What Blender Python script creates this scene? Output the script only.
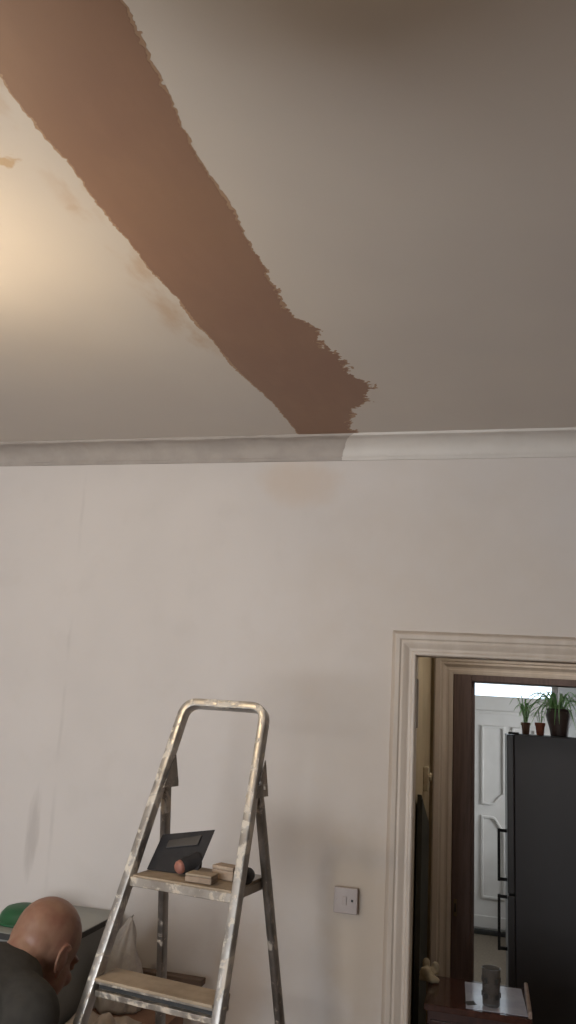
import bpy, bmesh, math, random
from mathutils import Vector as V, Matrix, noise
random.seed(7)
for _o in list(bpy.data.objects): bpy.data.objects.remove(_o)
SC = bpy.context.scene
COL = SC.collection
PI = math.pi
R = math.radians

# ------------------------------------------------------------------ camera
YAW, PITCH, ROLL, FPX = R(14.93), R(14.2), R(3.76), 775.0
CAM = V((0, -3.0, 1.74))
fwd = V((-math.sin(YAW)*math.cos(PITCH), math.cos(YAW)*math.cos(PITCH), math.sin(PITCH)))
r0 = V((math.cos(YAW), math.sin(YAW), 0)); u0 = r0.cross(fwd)
rt = math.cos(ROLL)*r0 + math.sin(ROLL)*u0
upv = math.cos(ROLL)*u0 - math.sin(ROLL)*r0
cd = bpy.data.cameras.new('camera'); cam = bpy.data.objects.new('camera', cd); COL.objects.link(cam)
cd.sensor_fit = 'VERTICAL'; cd.sensor_height = 36; cd.lens = 36*FPX/1024; cd.clip_start = .05
cam.matrix_world = Matrix(((rt.x, upv.x, -fwd.x, CAM.x), (rt.y, upv.y, -fwd.y, CAM.y), (rt.z, upv.z, -fwd.z, CAM.z), (0, 0, 0, 1)))
SC.camera = cam

# ------------------------------------------------------------------ world, lights, exposure
w = bpy.data.worlds.new('world'); SC.world = w; w.use_nodes = True
bg = w.node_tree.nodes['Background']; bg.inputs[0].default_value = (.80, .90, 1.0, 1); bg.inputs[1].default_value = 3.0
SC.view_settings.view_transform = 'Standard'; SC.view_settings.look = 'None'
SC.view_settings.gamma = 1; SC.view_settings.use_curve_mapping = False; SC.view_settings.exposure = 0.0
def area(name, loc, target, sx, sy, power, color):
    l = bpy.data.lights.new(name, 'AREA'); l.shape = 'RECTANGLE'; l.size = sx; l.size_y = sy; l.energy = power; l.color = color
    o = bpy.data.objects.new(name, l); COL.objects.link(o); o.location = loc
    o.rotation_euler = (V(target)-V(loc)).to_track_quat('-Z', 'Y').to_euler(); return o
WIN = (-2.45, -.55, .85, 2.30)          # room window in the rear wall: x0 x1 z0 z1
REAR = -4.6
area('window_daylight', ((WIN[0]+WIN[1])/2, REAR-.16, (WIN[2]+WIN[3])/2), ((WIN[0]+WIN[1])/2, 0, (WIN[2]+WIN[3])/2+.0), WIN[1]-WIN[0], WIN[3]-WIN[2], 124, (1.0, .96, .945))
area('hall_window_daylight', (1.76, 3.45, 1.5), (0, 3.45, 1.4), .9, 1.1, 46, (1.0, .98, .965))

# ------------------------------------------------------------------ helpers
ORIG = {}
def tag(o, label=None, cat=None, group=None, kind=None):
    if label: o['label'] = label
    if cat: o['category'] = cat
    if group: o['group'] = group
    if kind: o['kind'] = kind
    return o
def thing(name, label, cat, loc, group=None, kind=None):
    o = bpy.data.objects.new(name, None); COL.objects.link(o); o.location = loc; o.empty_display_size = .05
    ORIG[o.name] = V(loc); return tag(o, label, cat, group, kind)
def obj(name, bm, m, parent=None, smooth=False, label=None, auto=None, origin=None, bevel=0, recalc=True):
    """bm holds world coordinates; the mesh is stored relative to its parent's / its own base point"""
    if recalc: bmesh.ops.recalc_face_normals(bm, faces=bm.faces[:])
    if bevel:
        bmesh.ops.bevel(bm, geom=[e for e in bm.edges if e.is_manifold and e.calc_face_angle(0) > .5], offset=bevel, segments=2, affect='EDGES', profile=.5, clamp_overlap=True)
    if parent is not None: o0 = ORIG[parent.name]
    elif origin is not None: o0 = V(origin)
    else:
        xs = [v.co for v in bm.verts]
        o0 = V(((min(c.x for c in xs)+max(c.x for c in xs))/2, (min(c.y for c in xs)+max(c.y for c in xs))/2, min(c.z for c in xs)))
    bmesh.ops.translate(bm, verts=bm.verts[:], vec=-o0)
    me = bpy.data.meshes.new(name); bm.to_mesh(me); bm.free()
    if smooth:
        for p in me.polygons: p.use_smooth = True
        if auto: me.set_sharp_from_angle(angle=R(auto))
    o = bpy.data.objects.new(name, me); COL.objects.link(o); ORIG[o.name] = o0
    if parent is not None: o.parent = parent
    else: o.location = o0
    if m is not None: me.materials.append(m)
    if label: o['label'] = label
    return o
def struct(name, bm, m, parent=None, **k):
    o = obj(name, bm, m, parent, origin=(0, 0, 0) if parent is None else None, **k)
    if parent is None: o['kind'] = 'structure'
    return o
def BM(): return bmesh.new()
def obox(bm, c, a, b, d):
    """box with centre c and half vectors a, b, d"""
    c, a, b, d = V(c), V(a), V(b), V(d)
    vs = [bm.verts.new(c+sa*a+sb*b+sd*d) for sa in (-1, 1) for sb in (-1, 1) for sd in (-1, 1)]
    for f in ((0, 1, 3, 2), (4, 6, 7, 5), (0, 4, 5, 1), (2, 3, 7, 6), (0, 2, 6, 4), (1, 5, 7, 3)): bm.faces.new([vs[i] for i in f])
    return vs
def box(bm, x0, x1, y0, y1, z0, z1):
    return obox(bm, ((x0+x1)/2, (y0+y1)/2, (z0+z1)/2), ((x1-x0)/2, 0, 0), (0, (y1-y0)/2, 0), (0, 0, (z1-z0)/2))
def rings(bm, rs, cap=True, closed=False):
    prev = None; first = None; n = len(rs[0]); L = []
    for r in rs: L.append([bm.verts.new(p) for p in r])
    pairs = list(zip(L, L[1:])) + ([(L[-1], L[0])] if closed else [])
    for A, B in pairs:
        for i in range(n):
            bm.faces.new((A[i], A[(i+1) % n], B[(i+1) % n], B[i]))
    if cap and not closed:
        bm.faces.new(L[0][::-1]); bm.faces.new(L[-1])
    return L
def sweep(bm, pts, sec, nrm=None, closed=False, cap=True, scale=None):
    """sweep 2D section sec [(a,b)] along pts; a lies along nrm, b across"""
    pts = [V(p) for p in pts]; n = len(pts); rs = []
    for i, p in enumerate(pts):
        if closed: t1 = (pts[i]-pts[i-1]).normalized(); t2 = (pts[(i+1) % n]-pts[i]).normalized()
        else:
            t1 = (pts[i]-pts[i-1]).normalized() if i else None
            t2 = (pts[i+1]-pts[i]).normalized() if i < n-1 else None
            t1 = t1 or t2; t2 = t2 or t1
        t = (t1+t2).normalized()
        nn = V(nrm) if nrm is not None else (V((0, 0, 1)) if abs(t.z) < .9 else V((1, 0, 0)))
        nn = (nn - t*nn.dot(t)).normalized(); c = t.cross(nn)
        k = 1/max(.5, math.sqrt(max(.01, (1+t1.dot(t2))/2)))
        s = scale[i] if scale else 1
        rs.append([p + nn*a*s + c*b*k*s for a, b in sec])
    return rings(bm, rs, cap, closed)
def circ(r, n=10): return [(r*math.cos(2*PI*i/n), r*math.sin(2*PI*i/n)) for i in range(n)]
def rrect(w, h, r=.004, n=3):
    out = []
    for cx, cy, a0 in ((w/2-r, h/2-r, 0), (-w/2+r, h/2-r, 90), (-w/2+r, -h/2+r, 180), (w/2-r, -h/2+r, 270)):
        for k in range(n+1):
            a = R(a0+90*k/n); out.append((cx+r*math.cos(a), cy+r*math.sin(a)))
    return out
def lathe(bm, prof, c, seg=24, axis=None, x0=None):
    c = V(c); az = V(axis or (0, 0, 1)).normalized(); ax = az.orthogonal().normalized() if x0 is None else V(x0); ay = az.cross(ax)
    rs = [[c + az*z + (ax*math.cos(2*PI*i/seg) + ay*math.sin(2*PI*i/seg))*max(r, 1e-4) for i in range(seg)] for r, z in prof]
    return rings(bm, rs)
def ell(bm, c, rad, axes=None, seg=24, rg=14):
    c = V(c); A = axes or (V((1, 0, 0)), V((0, 1, 0)), V((0, 0, 1)))
    rs = []
    for j in range(1, rg):
        th = PI*j/rg
        rs.append([c + A[0]*rad[0]*math.sin(th)*math.cos(2*PI*i/seg) + A[1]*rad[1]*math.sin(th)*math.sin(2*PI*i/seg) - A[2]*rad[2]*math.cos(th) for i in range(seg)])
    return rings(bm, rs)
def cap(bm, a, b, ra, rb, seg=16):
    a, b = V(a), V(b); t = (b-a).normalized(); x = t.orthogonal().normalized(); y = t.cross(x); rs = []
    for k in range(1, 7): th = PI/2*k/6; rs.append((a - t*ra*math.cos(th), ra*math.sin(th)))
    for k in range(0, 6): th = PI/2*k/6; rs.append((b + t*rb*math.sin(th), rb*math.cos(th)))
    rings(bm, [[p + (x*math.cos(2*PI*i/seg)+y*math.sin(2*PI*i/seg))*r for i in range(seg)] for p, r in rs])
def bake(o, voxel, smooth=4, extra=None):
    m = o.modifiers.new('r', 'REMESH'); m.mode = 'VOXEL'; m.voxel_size = voxel
    s = o.modifiers.new('s', 'SMOOTH'); s.iterations = smooth; s.factor = .5
    dg = bpy.context.evaluated_depsgraph_get(); dg.update()
    me = bpy.data.meshes.new_from_object(o.evaluated_get(dg)); mats = [x for x in o.data.materials]
    o.modifiers.clear(); o.data = me
    if not me.materials:
        for x in mats: me.materials.append(x)
    for p in me.polygons: p.use_smooth = True
    return o

# ------------------------------------------------------------------ materials
MATS = {}
class N:
    def __init__(s, name):
        s.m = bpy.data.materials.new(name); s.m.use_nodes = True; s.t = s.m.node_tree; s.b = s.t.nodes['Principled BSDF']
        s.tc = s.t.nodes.new('ShaderNodeTexCoord'); s.geo = s.t.nodes.new('ShaderNodeNewGeometry')
    def new(s, k, **kw):
        n = s.t.nodes.new(k)
        for a, v in kw.items(): setattr(n, a, v)
        return n
    def put(s, sock, v):
        if isinstance(v, bpy.types.NodeSocket): s.t.links.new(v, sock)
        elif isinstance(v, (tuple, list)) and len(v) == 3 and sock.type == 'RGBA': sock.default_value = (*v, 1)
        else: sock.default_value = v
    def math(s, op, a, b=0.0, c=None):
        n = s.new('ShaderNodeMath', operation=op); s.put(n.inputs[0], a); s.put(n.inputs[1], b)
        if c is not None: s.put(n.inputs[2], c)
        return n.outputs[0]
    def noise(s, scale, detail=4, rough=.55, vec=None, stretch=None, dist=0):
        vec = vec or s.tc.outputs['Object']
        if stretch:
            mp = s.new('ShaderNodeMapping'); s.t.links.new(vec, mp.inputs[0]); mp.inputs['Scale'].default_value = stretch; vec = mp.outputs[0]
        n = s.new('ShaderNodeTexNoise'); s.t.links.new(vec, n.inputs['Vector'])
        n.inputs['Scale'].default_value = scale; n.inputs['Detail'].default_value = detail; n.inputs['Roughness'].default_value = rough; n.inputs['Distortion'].default_value = dist
        return n.outputs['Fac']
    def ramp(s, fac, a, b, lo=0.0, hi=1.0):
        n = s.new('ShaderNodeMapRange'); n.interpolation_type = 'SMOOTHSTEP'; s.put(n.inputs[0], fac); n.inputs[1].default_value = a; n.inputs[2].default_value = b; n.inputs[3].default_value = lo; n.inputs[4].default_value = hi
        return n.outputs[0]
    def mix(s, fac, a, b):
        n = s.new('ShaderNodeMix', data_type='RGBA'); s.put(n.inputs[0], fac); s.put(n.inputs[6], a); s.put(n.inputs[7], b); return n.outputs[2]
    def bump(s, h, strength=.2, dist=.01):
        n = s.new('ShaderNodeBump'); n.inputs['Strength'].default_value = strength; n.inputs['Distance'].default_value = dist; s.put(n.inputs['Height'], h); s.t.links.new(n.outputs[0], s.b.inputs['Normal'])
    def set(s, color=None, rough=None, metal=None, spec=None, **k):
        if color is not None: s.put(s.b.inputs['Base Color'], color)
        if rough is not None: s.put(s.b.inputs['Roughness'], rough)
        if metal is not None: s.b.inputs['Metallic'].default_value = metal
        if spec is not None: s.b.inputs['Specular IOR Level'].default_value = spec
        for a, v in k.items(): s.put(s.b.inputs[a.replace('_', ' ')], v)
        return s.m
def simple(name, c1, c2=None, rough=.6, scale=12, metal=0, bump=.1, lo=.35, hi=.65, spec=.5, stretch=None, detail=4, bdist=.004):
    n = N(name); f = n.noise(scale, detail, stretch=stretch)
    col = n.mix(n.ramp(f, lo, hi), c1, c2 or tuple(x*.85 for x in c1))
    if bump: n.bump(f, bump, bdist)
    return n.set(col, rough, metal, spec)
def sep(n):
    s = n.new('ShaderNodeSeparateXYZ'); n.t.links.new(n.geo.outputs['Position'], s.inputs[0]); return s.outputs
def blob(n, X, Z, x, z, rx, rz, wob=None, amt=.5):
    """soft elliptic stain or tint centred on (x,z) with a noisy rim"""
    a = n.math('DIVIDE', n.math('SUBTRACT', X, x), rx); b = n.math('DIVIDE', n.math('SUBTRACT', Z, z), rz)
    d = n.math('ADD', n.math('MULTIPLY', a, a), n.math('MULTIPLY', b, b))
    if wob is not None: d = n.math('ADD', d, n.math('MULTIPLY', n.math('SUBTRACT', wob, .5), amt*4))
    return n.ramp(d, 0.0, 1.0, 1.0, 0.0)

# room wall: off-white paint with a filled seam, a trowel smear and grubby patches, plus warm light tinted in by the doorway
def wall_material():
    n = N('wall_paint'); X, Y, Z = sep(n); P = n.geo.outputs['Position']
    big = n.noise(1.3, 3, vec=P); mid = n.noise(7, 5, vec=P); fine = n.noise(90, 3, vec=P)
    c = n.mix(n.ramp(big, .35, .7), (.615, .568, .538), (.573, .53, .502))
    c = n.mix(n.math('MULTIPLY', n.ramp(mid, .5, .75), .18), c, (.50, .455, .42))
    # seam
    lx = n.math('MULTIPLY_ADD', Z, -.0393, -1.645)
    d = n.math('ABSOLUTE', n.math('ADD', n.math('SUBTRACT', X, lx), n.math('MULTIPLY', n.math('SUBTRACT', mid, .5), .03)))
    seam = n.math('MULTIPLY', n.ramp(d, .0, .014, 1, 0), n.ramp(n.noise(3, 3, vec=P), .42, .62, 0, .22))
    c = n.mix(seam, c, (.36, .33, .31))
    st = n.noise(26, 4, vec=P, stretch=(2.2, 1, .25))
    sm = n.math('MULTIPLY', blob(n, X, Z, -1.775, 1.19, .035, .20, st, .35), .45); c = n.mix(sm, c, (.36, .32, .30))
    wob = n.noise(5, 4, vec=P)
    c = n.mix(n.math('MULTIPLY', blob(n, X, Z, -.755, 2.66, .22, .14, wob, .4), .45), c, (.55, .43, .33))
    c = n.mix(n.math('MULTIPLY', blob(n, X, Z, -.42, 1.02, .20, .45, wob, .5), .55), c, (.46, .37, .27))
    c = n.mix(n.math('MULTIPLY', blob(n, X, Z, -.10, 1.5, .95, 1.5, wob, .25), .40), c, (.53, .45, .37))  # wide tint imitates the warmer light towards the doorway side
    c = n.mix(n.math('MULTIPLY', blob(n, X, Z, -.86, .80, .12, .28, wob, .4), .5), c, (.52, .40, .30))
    n.bump(n.math('ADD', n.math('MULTIPLY', big, 3.0), n.math('MULTIPLY', fine, .05)), .12, .01)
    return n.set(c, .75, spec=.25)
def ceiling_material():
    n = N('ceiling_paint'); X, Y, Z = sep(n); P = n.geo.outputs['Position']
    big = n.noise(1.1, 3, vec=P); mid = n.noise(6, 6, vec=P); fine = n.noise(160, 3, vec=P)
    c = n.mix(n.ramp(big, .35, .7), (.60, .545, .49), (.56, .51, .465))
    wob = n.noise(9, 5, vec=P)
    c = n.mix(n.math('MULTIPLY', blob(n, X, Y, -.99, -1.785, .035, .022, n.noise(28, 5, vec=P), 1.3), .6), c, (.42, .25, .09))
    c = n.mix(n.math('MULTIPLY', blob(n, X, Y, -.93, -1.62, .025, .02, wob, .8), .35), c, (.42, .27, .13))
    # thin rubbed film of plaster beside the repair
    d = n.math('ABSOLUTE', n.math('SUBTRACT', X, -.88))
    film = n.math('MULTIPLY', n.ramp(d, .02, .085, 1, 0), n.ramp(n.noise(5, 5, vec=P, stretch=(1.6, .7, 1)), .44, .62, 0, .55))
    film = n.math('MULTIPLY', film, n.ramp(Y, -.75, -.95))
    c = n.mix(film, c, (.47, .31, .19))
    n.bump(n.math('ADD', n.math('MULTIPLY', big, 2.0), n.math('MULTIPLY', fine, .06)), .12, .008)
    return n.set(c, .8, spec=.2)
def plaster_material(name, a, b, rough):
    n = N(name); P = n.geo.outputs['Position']
    f = n.noise(3.0, 5, vec=P); g = n.noise(14, 4, vec=P, stretch=(1, .35, 1)); h = n.noise(120, 3, vec=P)
    c = n.mix(n.ramp(f, .3, .7), a, b)
    c = n.mix(n.math('MULTIPLY', n.ramp(g, .45, .75), .25), c, tuple(x*1.2 for x in a))
    n.bump(n.math('ADD', n.math('MULTIPLY', g, .6), n.math('MULTIPLY', h, .1)), .15, .004)
    return n.set(c, rough, spec=.35)
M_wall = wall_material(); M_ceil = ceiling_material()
M_plaster = plaster_material('fresh_plaster', (.278, .165, .110), (.258, .150, .105), .6)
M_film = plaster_material('thin_plaster_film', (.40, .27, .18), (.34, .22, .145), .7)
M_cove_grey = simple('bare_plaster_cove', (.40, .355, .32), (.35, .31, .28), .85, 9, bump=.25)
M_cove_white = simple('painted_cove', (.60, .56, .52), (.56, .52, .48), .6, 6, bump=.12)
M_gloss_cream = simple('cream_woodwork', (.56, .485, .415), (.51, .435, .365), .5, 5, bump=.08, stretch=(4, 4, .6))
M_lining = simple('aged_cream_lining', (.34, .28, .21), (.27, .22, .16), .5, 6, bump=.1, stretch=(5, 5, .5))
M_lobby = simple('lobby_wall_paint', (.50, .41, .27), (.42, .34, .22), .8, 4, bump=.1)
M_hallwall = simple('hall_wall_paint', (.62, .62, .60), (.56, .56, .55), .8, 4, bump=.08)
M_hallceil = simple('hall_ceiling_paint', (.55, .53, .50), (.50, .48, .45), .85, 4, bump=.05)
M_brown = simple('dark_stained_timber', (.115, .074, .064), (.085, .054, .046), .55, 14, bump=.15, stretch=(6, 6, .35))
M_white_door = simple('white_door_paint', (.66, .63, .60), (.61, .58, .55), .42, 4, bump=.04)
M_floor = simple('worn_floorboards', (.22, .14, .085), (.14, .09, .055), .6, 5, bump=.2, stretch=(6, .6, 1))
M_hallfloor = simple('hall_carpet', (.19, .15, .105), (.14, .11, .08), .9, 60, bump=.4)
M_dark = simple('dark_rubber', (.02, .02, .02), (.035, .033, .03), .6, 30)
M_white_plastic = simple('white_switch_plastic', (.40, .345, .325), (.37, .315, .295), .4, 8, bump=.03)
M_glass = None
def glass(name, tint=(.95, .98, 1), mixf=.08, rough=.02):
    m = bpy.data.materials.new(name); m.use_nodes = True; t = m.node_tree; t.nodes.clear()
    o = t.nodes.new('ShaderNodeOutputMaterial'); mx = t.nodes.new('ShaderNodeMixShader'); a = t.nodes.new('ShaderNodeBsdfTransparent'); g = t.nodes.new('ShaderNodeBsdfGlossy')
    a.inputs[0].default_value = (*tint, 1); g.inputs['Roughness'].default_value = rough
    lw = t.nodes.new('ShaderNodeFresnel'); lw.inputs[0].default_value = 1.45
    t.links.new(lw.outputs[0], mx.inputs[0]); t.links.new(a.outputs[0], mx.inputs[1]); t.links.new(g.outputs[0], mx.inputs[2]); t.links.new(mx.outputs[0], o.inputs[0]); return m
M_glass = glass('window_glass')

# ------------------------------------------------------------------ the shell of the house
H = 2.83; XL, XR = -2.7, 1.6
bm = BM(); box(bm, XL-.1, XR+.1, REAR-.1, .13, -.1, 0); struct('floor', bm, M_floor)
bm = BM(); box(bm, -1.2, 1.75, .13, 4.6, -.1, 0); struct('floor_hall', bm, M_hallfloor)
bm = BM(); box(bm, XL-.1, XR+.1, REAR-.1, .13, H, H+.1); ceiling = struct('ceiling', bm, M_ceil)
OX0, OX1, OZ = -.297, .56, 2.0           # rough opening in the back wall
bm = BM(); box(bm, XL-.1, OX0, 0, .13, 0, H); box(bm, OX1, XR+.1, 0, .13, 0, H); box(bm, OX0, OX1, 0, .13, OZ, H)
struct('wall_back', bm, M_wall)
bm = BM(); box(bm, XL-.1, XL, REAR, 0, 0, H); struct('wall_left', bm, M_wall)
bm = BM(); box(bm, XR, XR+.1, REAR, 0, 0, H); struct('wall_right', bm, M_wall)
wx0, wx1, wz0, wz1 = WIN
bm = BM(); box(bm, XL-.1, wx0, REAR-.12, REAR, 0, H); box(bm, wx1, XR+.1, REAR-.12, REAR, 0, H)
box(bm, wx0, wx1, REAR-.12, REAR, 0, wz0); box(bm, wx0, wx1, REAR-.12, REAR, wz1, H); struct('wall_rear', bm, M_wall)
# room window behind the photographer
win = thing('window_1', None, None, ((wx0+wx1)/2, REAR-.06, wz0), kind='structure')
bm = BM()
for a in (wx0+.025, wx0*2/3+wx1/3, wx0/3+wx1*2/3, wx1-.025): box(bm, a-.025, a+.025, REAR-.09, REAR-.04, wz0, wz1)
for a in (wz0+.025, wz1-.45, wz1-.025): box(bm, wx0, wx1, REAR-.088, REAR-.042, a-.025, a+.025)
obj('window_frame', bm, M_white_door, win)
for a, b in ((wx0+.05, wx0*2/3+wx1/3-.025), (wx0*2/3+wx1/3+.025, wx0/3+wx1*2/3-.025), (wx0/3+wx1*2/3+.025, wx1-.05)):
    for c, d in ((wz0+.05, wz1-.475), (wz1-.425, wz1-.05)):
        bm = BM(); box(bm, a, b, REAR-.068, REAR-.062, c, d); obj('pane', bm, M_glass, win)
bm = BM(); box(bm, wx0-.05, wx1+.05, REAR-.02, REAR+.12, wz0-.035, wz0); obj('window_sill', bm, M_white_door, win, bevel=.006)
# lobby and hall behind the doorway
bm = BM(); box(bm, -.40, -.30, .13, 1.40, 0, 2.4); struct('wall_lobby_left', bm, M_lobby)
bm = BM(); box(bm, .90, 1.00, .13, 1.40, 0, 2.4); struct('wall_lobby_right', bm, M_lobby)
bm = BM(); box(bm, -.40, 1.00, .13, 1.52, 2.4, 2.5); struct('ceiling_lobby', bm, M_hallceil)
IX0, IX1, IZ = -.178, .78, 1.975
bm = BM(); box(bm, -.75, IX0, 1.40, 1.52, 0, 2.4); box(bm, IX1, 1.75, 1.40, 1.52, 0, 2.4); box(bm, IX0, IX1, 1.40, 1.52, IZ, 2.4); struct('wall_lobby_end', bm, M_lobby)
bm = BM(); box(bm, -.75, -.65, 1.52, 4.44, 0, 2.4); struct('wall_hall_left', bm, M_hallwall)
hy0, hy1, hz0, hz1 = 3.0, 3.9, .95, 2.05
bm = BM(); box(bm, 1.6, 1.7, 1.52, hy0, 0, 2.4); box(bm, 1.6, 1.7, hy1, 4.56, 0, 2.4); box(bm, 1.6, 1.7, hy0, hy1, 0, hz0); box(bm, 1.6, 1.7, hy0, hy1, hz1, 2.4); struct('wall_hall_right', bm, M_hallwall)
win2 = thing('window_2', None, None, (1.65, 3.45, hz0), kind='structure')
bm = BM()
for a in (hy0+.025, hy1-.025): box(bm, 1.63, 1.67, a-.025, a+.025, hz0, hz1)
for a in (hz0+.025, hz1-.025): box(bm, 1.631, 1.669, hy0, hy1, a-.025, a+.025)
obj('window_frame', bm, M_white_door, win2)
bm = BM(); box(bm, 1.647, 1.653, hy0+.05, hy1-.05, hz0+.05, hz1-.05); obj('pane', bm, M_glass, win2)
bm = BM(); box(bm, -.75, 1.7, 1.52, 4.56, 2.4, 2.5); struct('ceiling_hall', bm, M_hallceil)
DX0, DX1, DZ = -.27, .62, 2.10
bm = BM(); box(bm, -.75, DX0, 4.44, 4.56, 0, 2.4); box(bm, DX1, 1.6, 4.44, 4.56, 0, 2.4); box(bm, DX0, DX1, 4.44, 4.56, DZ, 2.4); struct('wall_hall_end', bm, M_hallwall)

# ------------------------------------------------------------------ plaster repair on the ceiling
LE = [(-.88, -4.6), (-.872, -3.6), (-.86, -2.8), (-.866, -2.0), (-.869, -1.931), (-.867, -1.845), (-.859, -1.737), (-.862, -1.617), (-.856, -1.499), (-.855, -1.353), (-.841, -1.214), (-.832, -1.039), (-.821, -.886), (-.811, -.705), (-.783, -.533), (-.761, -.36), (-.753, -.201), (-.75, -.06)]
RE = [(-.575, -4.6), (-.58, -3.4), (-.565, -2.6), (-.573, -2.102), (-.576, -2.045), (-.581, -1.971), (-.574, -1.887), (-.578, -1.857), (-.587, -1.824), (-.584, -1.738), (-.574, -1.641), (-.563, -1.533), (-.568, -1.414), (-.558, -1.324), (-.568, -1.229), (-.554, -1.191), (-.553, -1.104), (-.524, -1.043), (-.496, -.966), (-.501, -.869), (-.459, -.759), (-.442, -.666), (-.402, -.598), (-.39, -.513), (-.432, -.473), (-.427, -.408), (-.49, -.337), (-.534, -.238), (-.527, -.162), (-.506, -.115), (-.506, -.06)]
def at(pl, y):
    for (xa, ya), (xb, yb) in zip(pl, pl[1:]):
        if y <= yb: return xa + (xb-xa)*(y-ya)/(yb-ya)
    return pl[-1][0]
def strip(name, off, z0, z1, m, seed, cell=.004, yn=-2.3):
    """trowelled patch: cells inside a ragged outline (edge lines plus splashy noise), rim vertices slid onto the outline"""
    nx, ny = int(.60/cell), int((-.06-yn)/cell); X0 = -.945; F = []
    for j in range(ny+1):
        y = yn + (-.06-yn)*j/ny; xl, xr = at(LE, y), at(RE, y); row = []
        k = max(0, min(1, (y+1.45)/.45))
        for i in range(nx+1):
            x = X0 + cell*i; dl, dr = xl-x, x-xr
            if max(dl, dr) > .09 or max(dl, dr) < -.09: row.append(max(dl, dr)); continue
            p = V((x, y, seed)); a = 1.0 if dl > dr else 1.0 + 1.9*k
            f = max(dl, dr*(1-.35*k)) + a*(.0055*noise.noise(p*11) + .0055*noise.noise(p*34+V((3, 1, 0))) + .0045*noise.noise(p*90) + .003*noise.noise(p*190))
            f -= off*(1+2.2*max(0, noise.noise(V((x*7, y*7, seed+9)))))
            row.append(f)
        F.append(row)
    bm = BM(); vs = {}
    def vert(i, j):
        if (i, j) in vs: return vs[i, j]
        x, y = X0+cell*i, yn + (-.06-yn)*j/ny; f = F[j][i]
        if abs(f) < cell*1.2 and 0 < i < nx and 0 < j < ny:
            gx = (F[j][i+1]-F[j][i-1])/(2*cell); gy = (F[j+1][i]-F[j-1][i])/(2*cell); g2 = gx*gx+gy*gy+1e-6
            if any(F[j+b][i+a] > 0 for a in (-1, 0, 1) for b in (-1, 0, 1)):
                dx, dy = -f*gx/g2, -f*gy/g2; l = math.hypot(dx, dy); c = min(1, cell*.55/max(l, 1e-9)); x += dx*c; y += dy*c
        vs[i, j] = bm.verts.new((x, min(y, -.06), z0)); return vs[i, j]
    for j in range(ny):
        for i in range(nx):
            if F[j][i]+F[j][i+1]+F[j+1][i]+F[j+1][i+1] < 0: bm.faces.new((vert(i, j), vert(i, j+1), vert(i+1, j+1), vert(i+1, j)))
    row = sorted(i for (i, j) in vs if j == 0); a, b = vs[row[0], 0], vs[row[-1], 0]
    q = [bm.verts.new((x, y, z0)) for x, y in ((-.866-off, yn), (-.88-off, -4.6), (-.575+off, -4.6), (-.572+off, yn))]; bm.faces.new(q)
    ex = bmesh.ops.extrude_face_region(bm, geom=bm.faces[:])
    bmesh.ops.translate(bm, verts=[g for g in ex['geom'] if isinstance(g, bmesh.types.BMVert)], vec=(0, 0, z1-z0))
    return obj(name, bm, m, ceiling)
strip('plaster_strip', 0, H-.0007, H+.002, M_plaster, 1.7)
strip('plaster_feathering', .0045, H-.0003, H+.002, M_film, 1.7)

# ------------------------------------------------------------------ coved cornice, bare on the left and painted on the right
def cove(name, xa, xb, m, seed, rough, endcurve):
    prof = [(-.006, H-.086), (-.009, H-.080), (-.012, H-.074)]
    for k in range(9):
        a = R(90*k/8); prof.append((-.088 + .074*math.cos(a), H-.072+ .062*math.sin(a)))
    prof += [(-.092, H-.009), (-.095, H-.003), (-.095, H+.004), (0, H+.004), (0, H-.086)]
    nx = max(2, int((xb-xa)/.012)); rs = []
    for i in range(nx+1):
        t = i/nx; r = []
        for k, (y, z) in enumerate(prof):
            s = k/(len(prof)-3); x = xa + (xb-xa)*t
            ec = .070*min(1, max(0, s))**2.0 - .012; dd = (xb-x) if endcurve == 'R' else (x-xa)
            x += ec*max(0, 1-dd/.16)
            dz = 0; dy = 0
            if rough and k < len(prof)-2:
                dz = rough*(noise.noise(V((x*7, k*.4, seed)))*.0025 + noise.noise(V((x*31, k*.7, seed)))*.0015)
                if k >= 10: dz += rough*-.004*max(0, noise.noise(V((x*13, 2, seed)))); dy = rough*-.004*noise.noise(V((x*11, 5, seed)))
            r.append(V((x, y+dy, z+dz)))
        rs.append(r)
    bm = BM(); rings(bm, rs, cap=False)
    return struct(name, bm, m, smooth=True, auto=40)
cove('trim_1', XL, -.571, M_cove_grey, 1.0, 1.0, 'R')
cove('trim_2', -.573, XR, M_cove_white, 4.0, .25, 'L')

# ------------------------------------------------------------------ doorway joinery
def architrave(name, x0, x1, zt, yf, prof, m):
    """prof: list of (outward offset from the opening, projection from the wall plane), swept round the opening with mitres"""
    bm = BM(); rs = []
    for (cx, cz, sx, sz) in ((x0, 0, -1, 0), (x0, zt, -1, 1), (x1, zt, 1, 1), (x1, 0, 1, 0)):
        rs.append([V((cx+sx*a, yf-p, cz+sz*a)) for a, p in prof])
    rings(bm, rs); return struct(name, bm, m, smooth=True, auto=25)
prof = [(0, -.002), (0, .014), (.004, .018), (.012, .018), (.016, .013), (.024, .013), (.030, .016), (.040, .024), (.046, .026), (.054, .024), (.060, .030), (.074, .032), (.080, .028), (.084, .012), (.090, .004), (.092, -.002)]
architrave('trim_3', -.262, .525, 1.965, 0, prof, M_gloss_cream)
bm = BM(); box(bm, OX0, -.267, -.005, .15, 0, 1.97); box(bm, .53, OX1, -.005, .15, 0, 1.97); box(bm, OX0, OX1, -.005, .15, 1.97, OZ)
lin = struct('door_lining', bm, M_gloss_cream)
bm = BM(); box(bm, -.267, -.2635, .045, .075, 1.70, 1.88); hp = obj('hinge_plate', bm, simple('pale_worn_metal', (.75, .74, .73), (.62, .61, .60), .4, 20), lin, bevel=.002)
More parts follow.
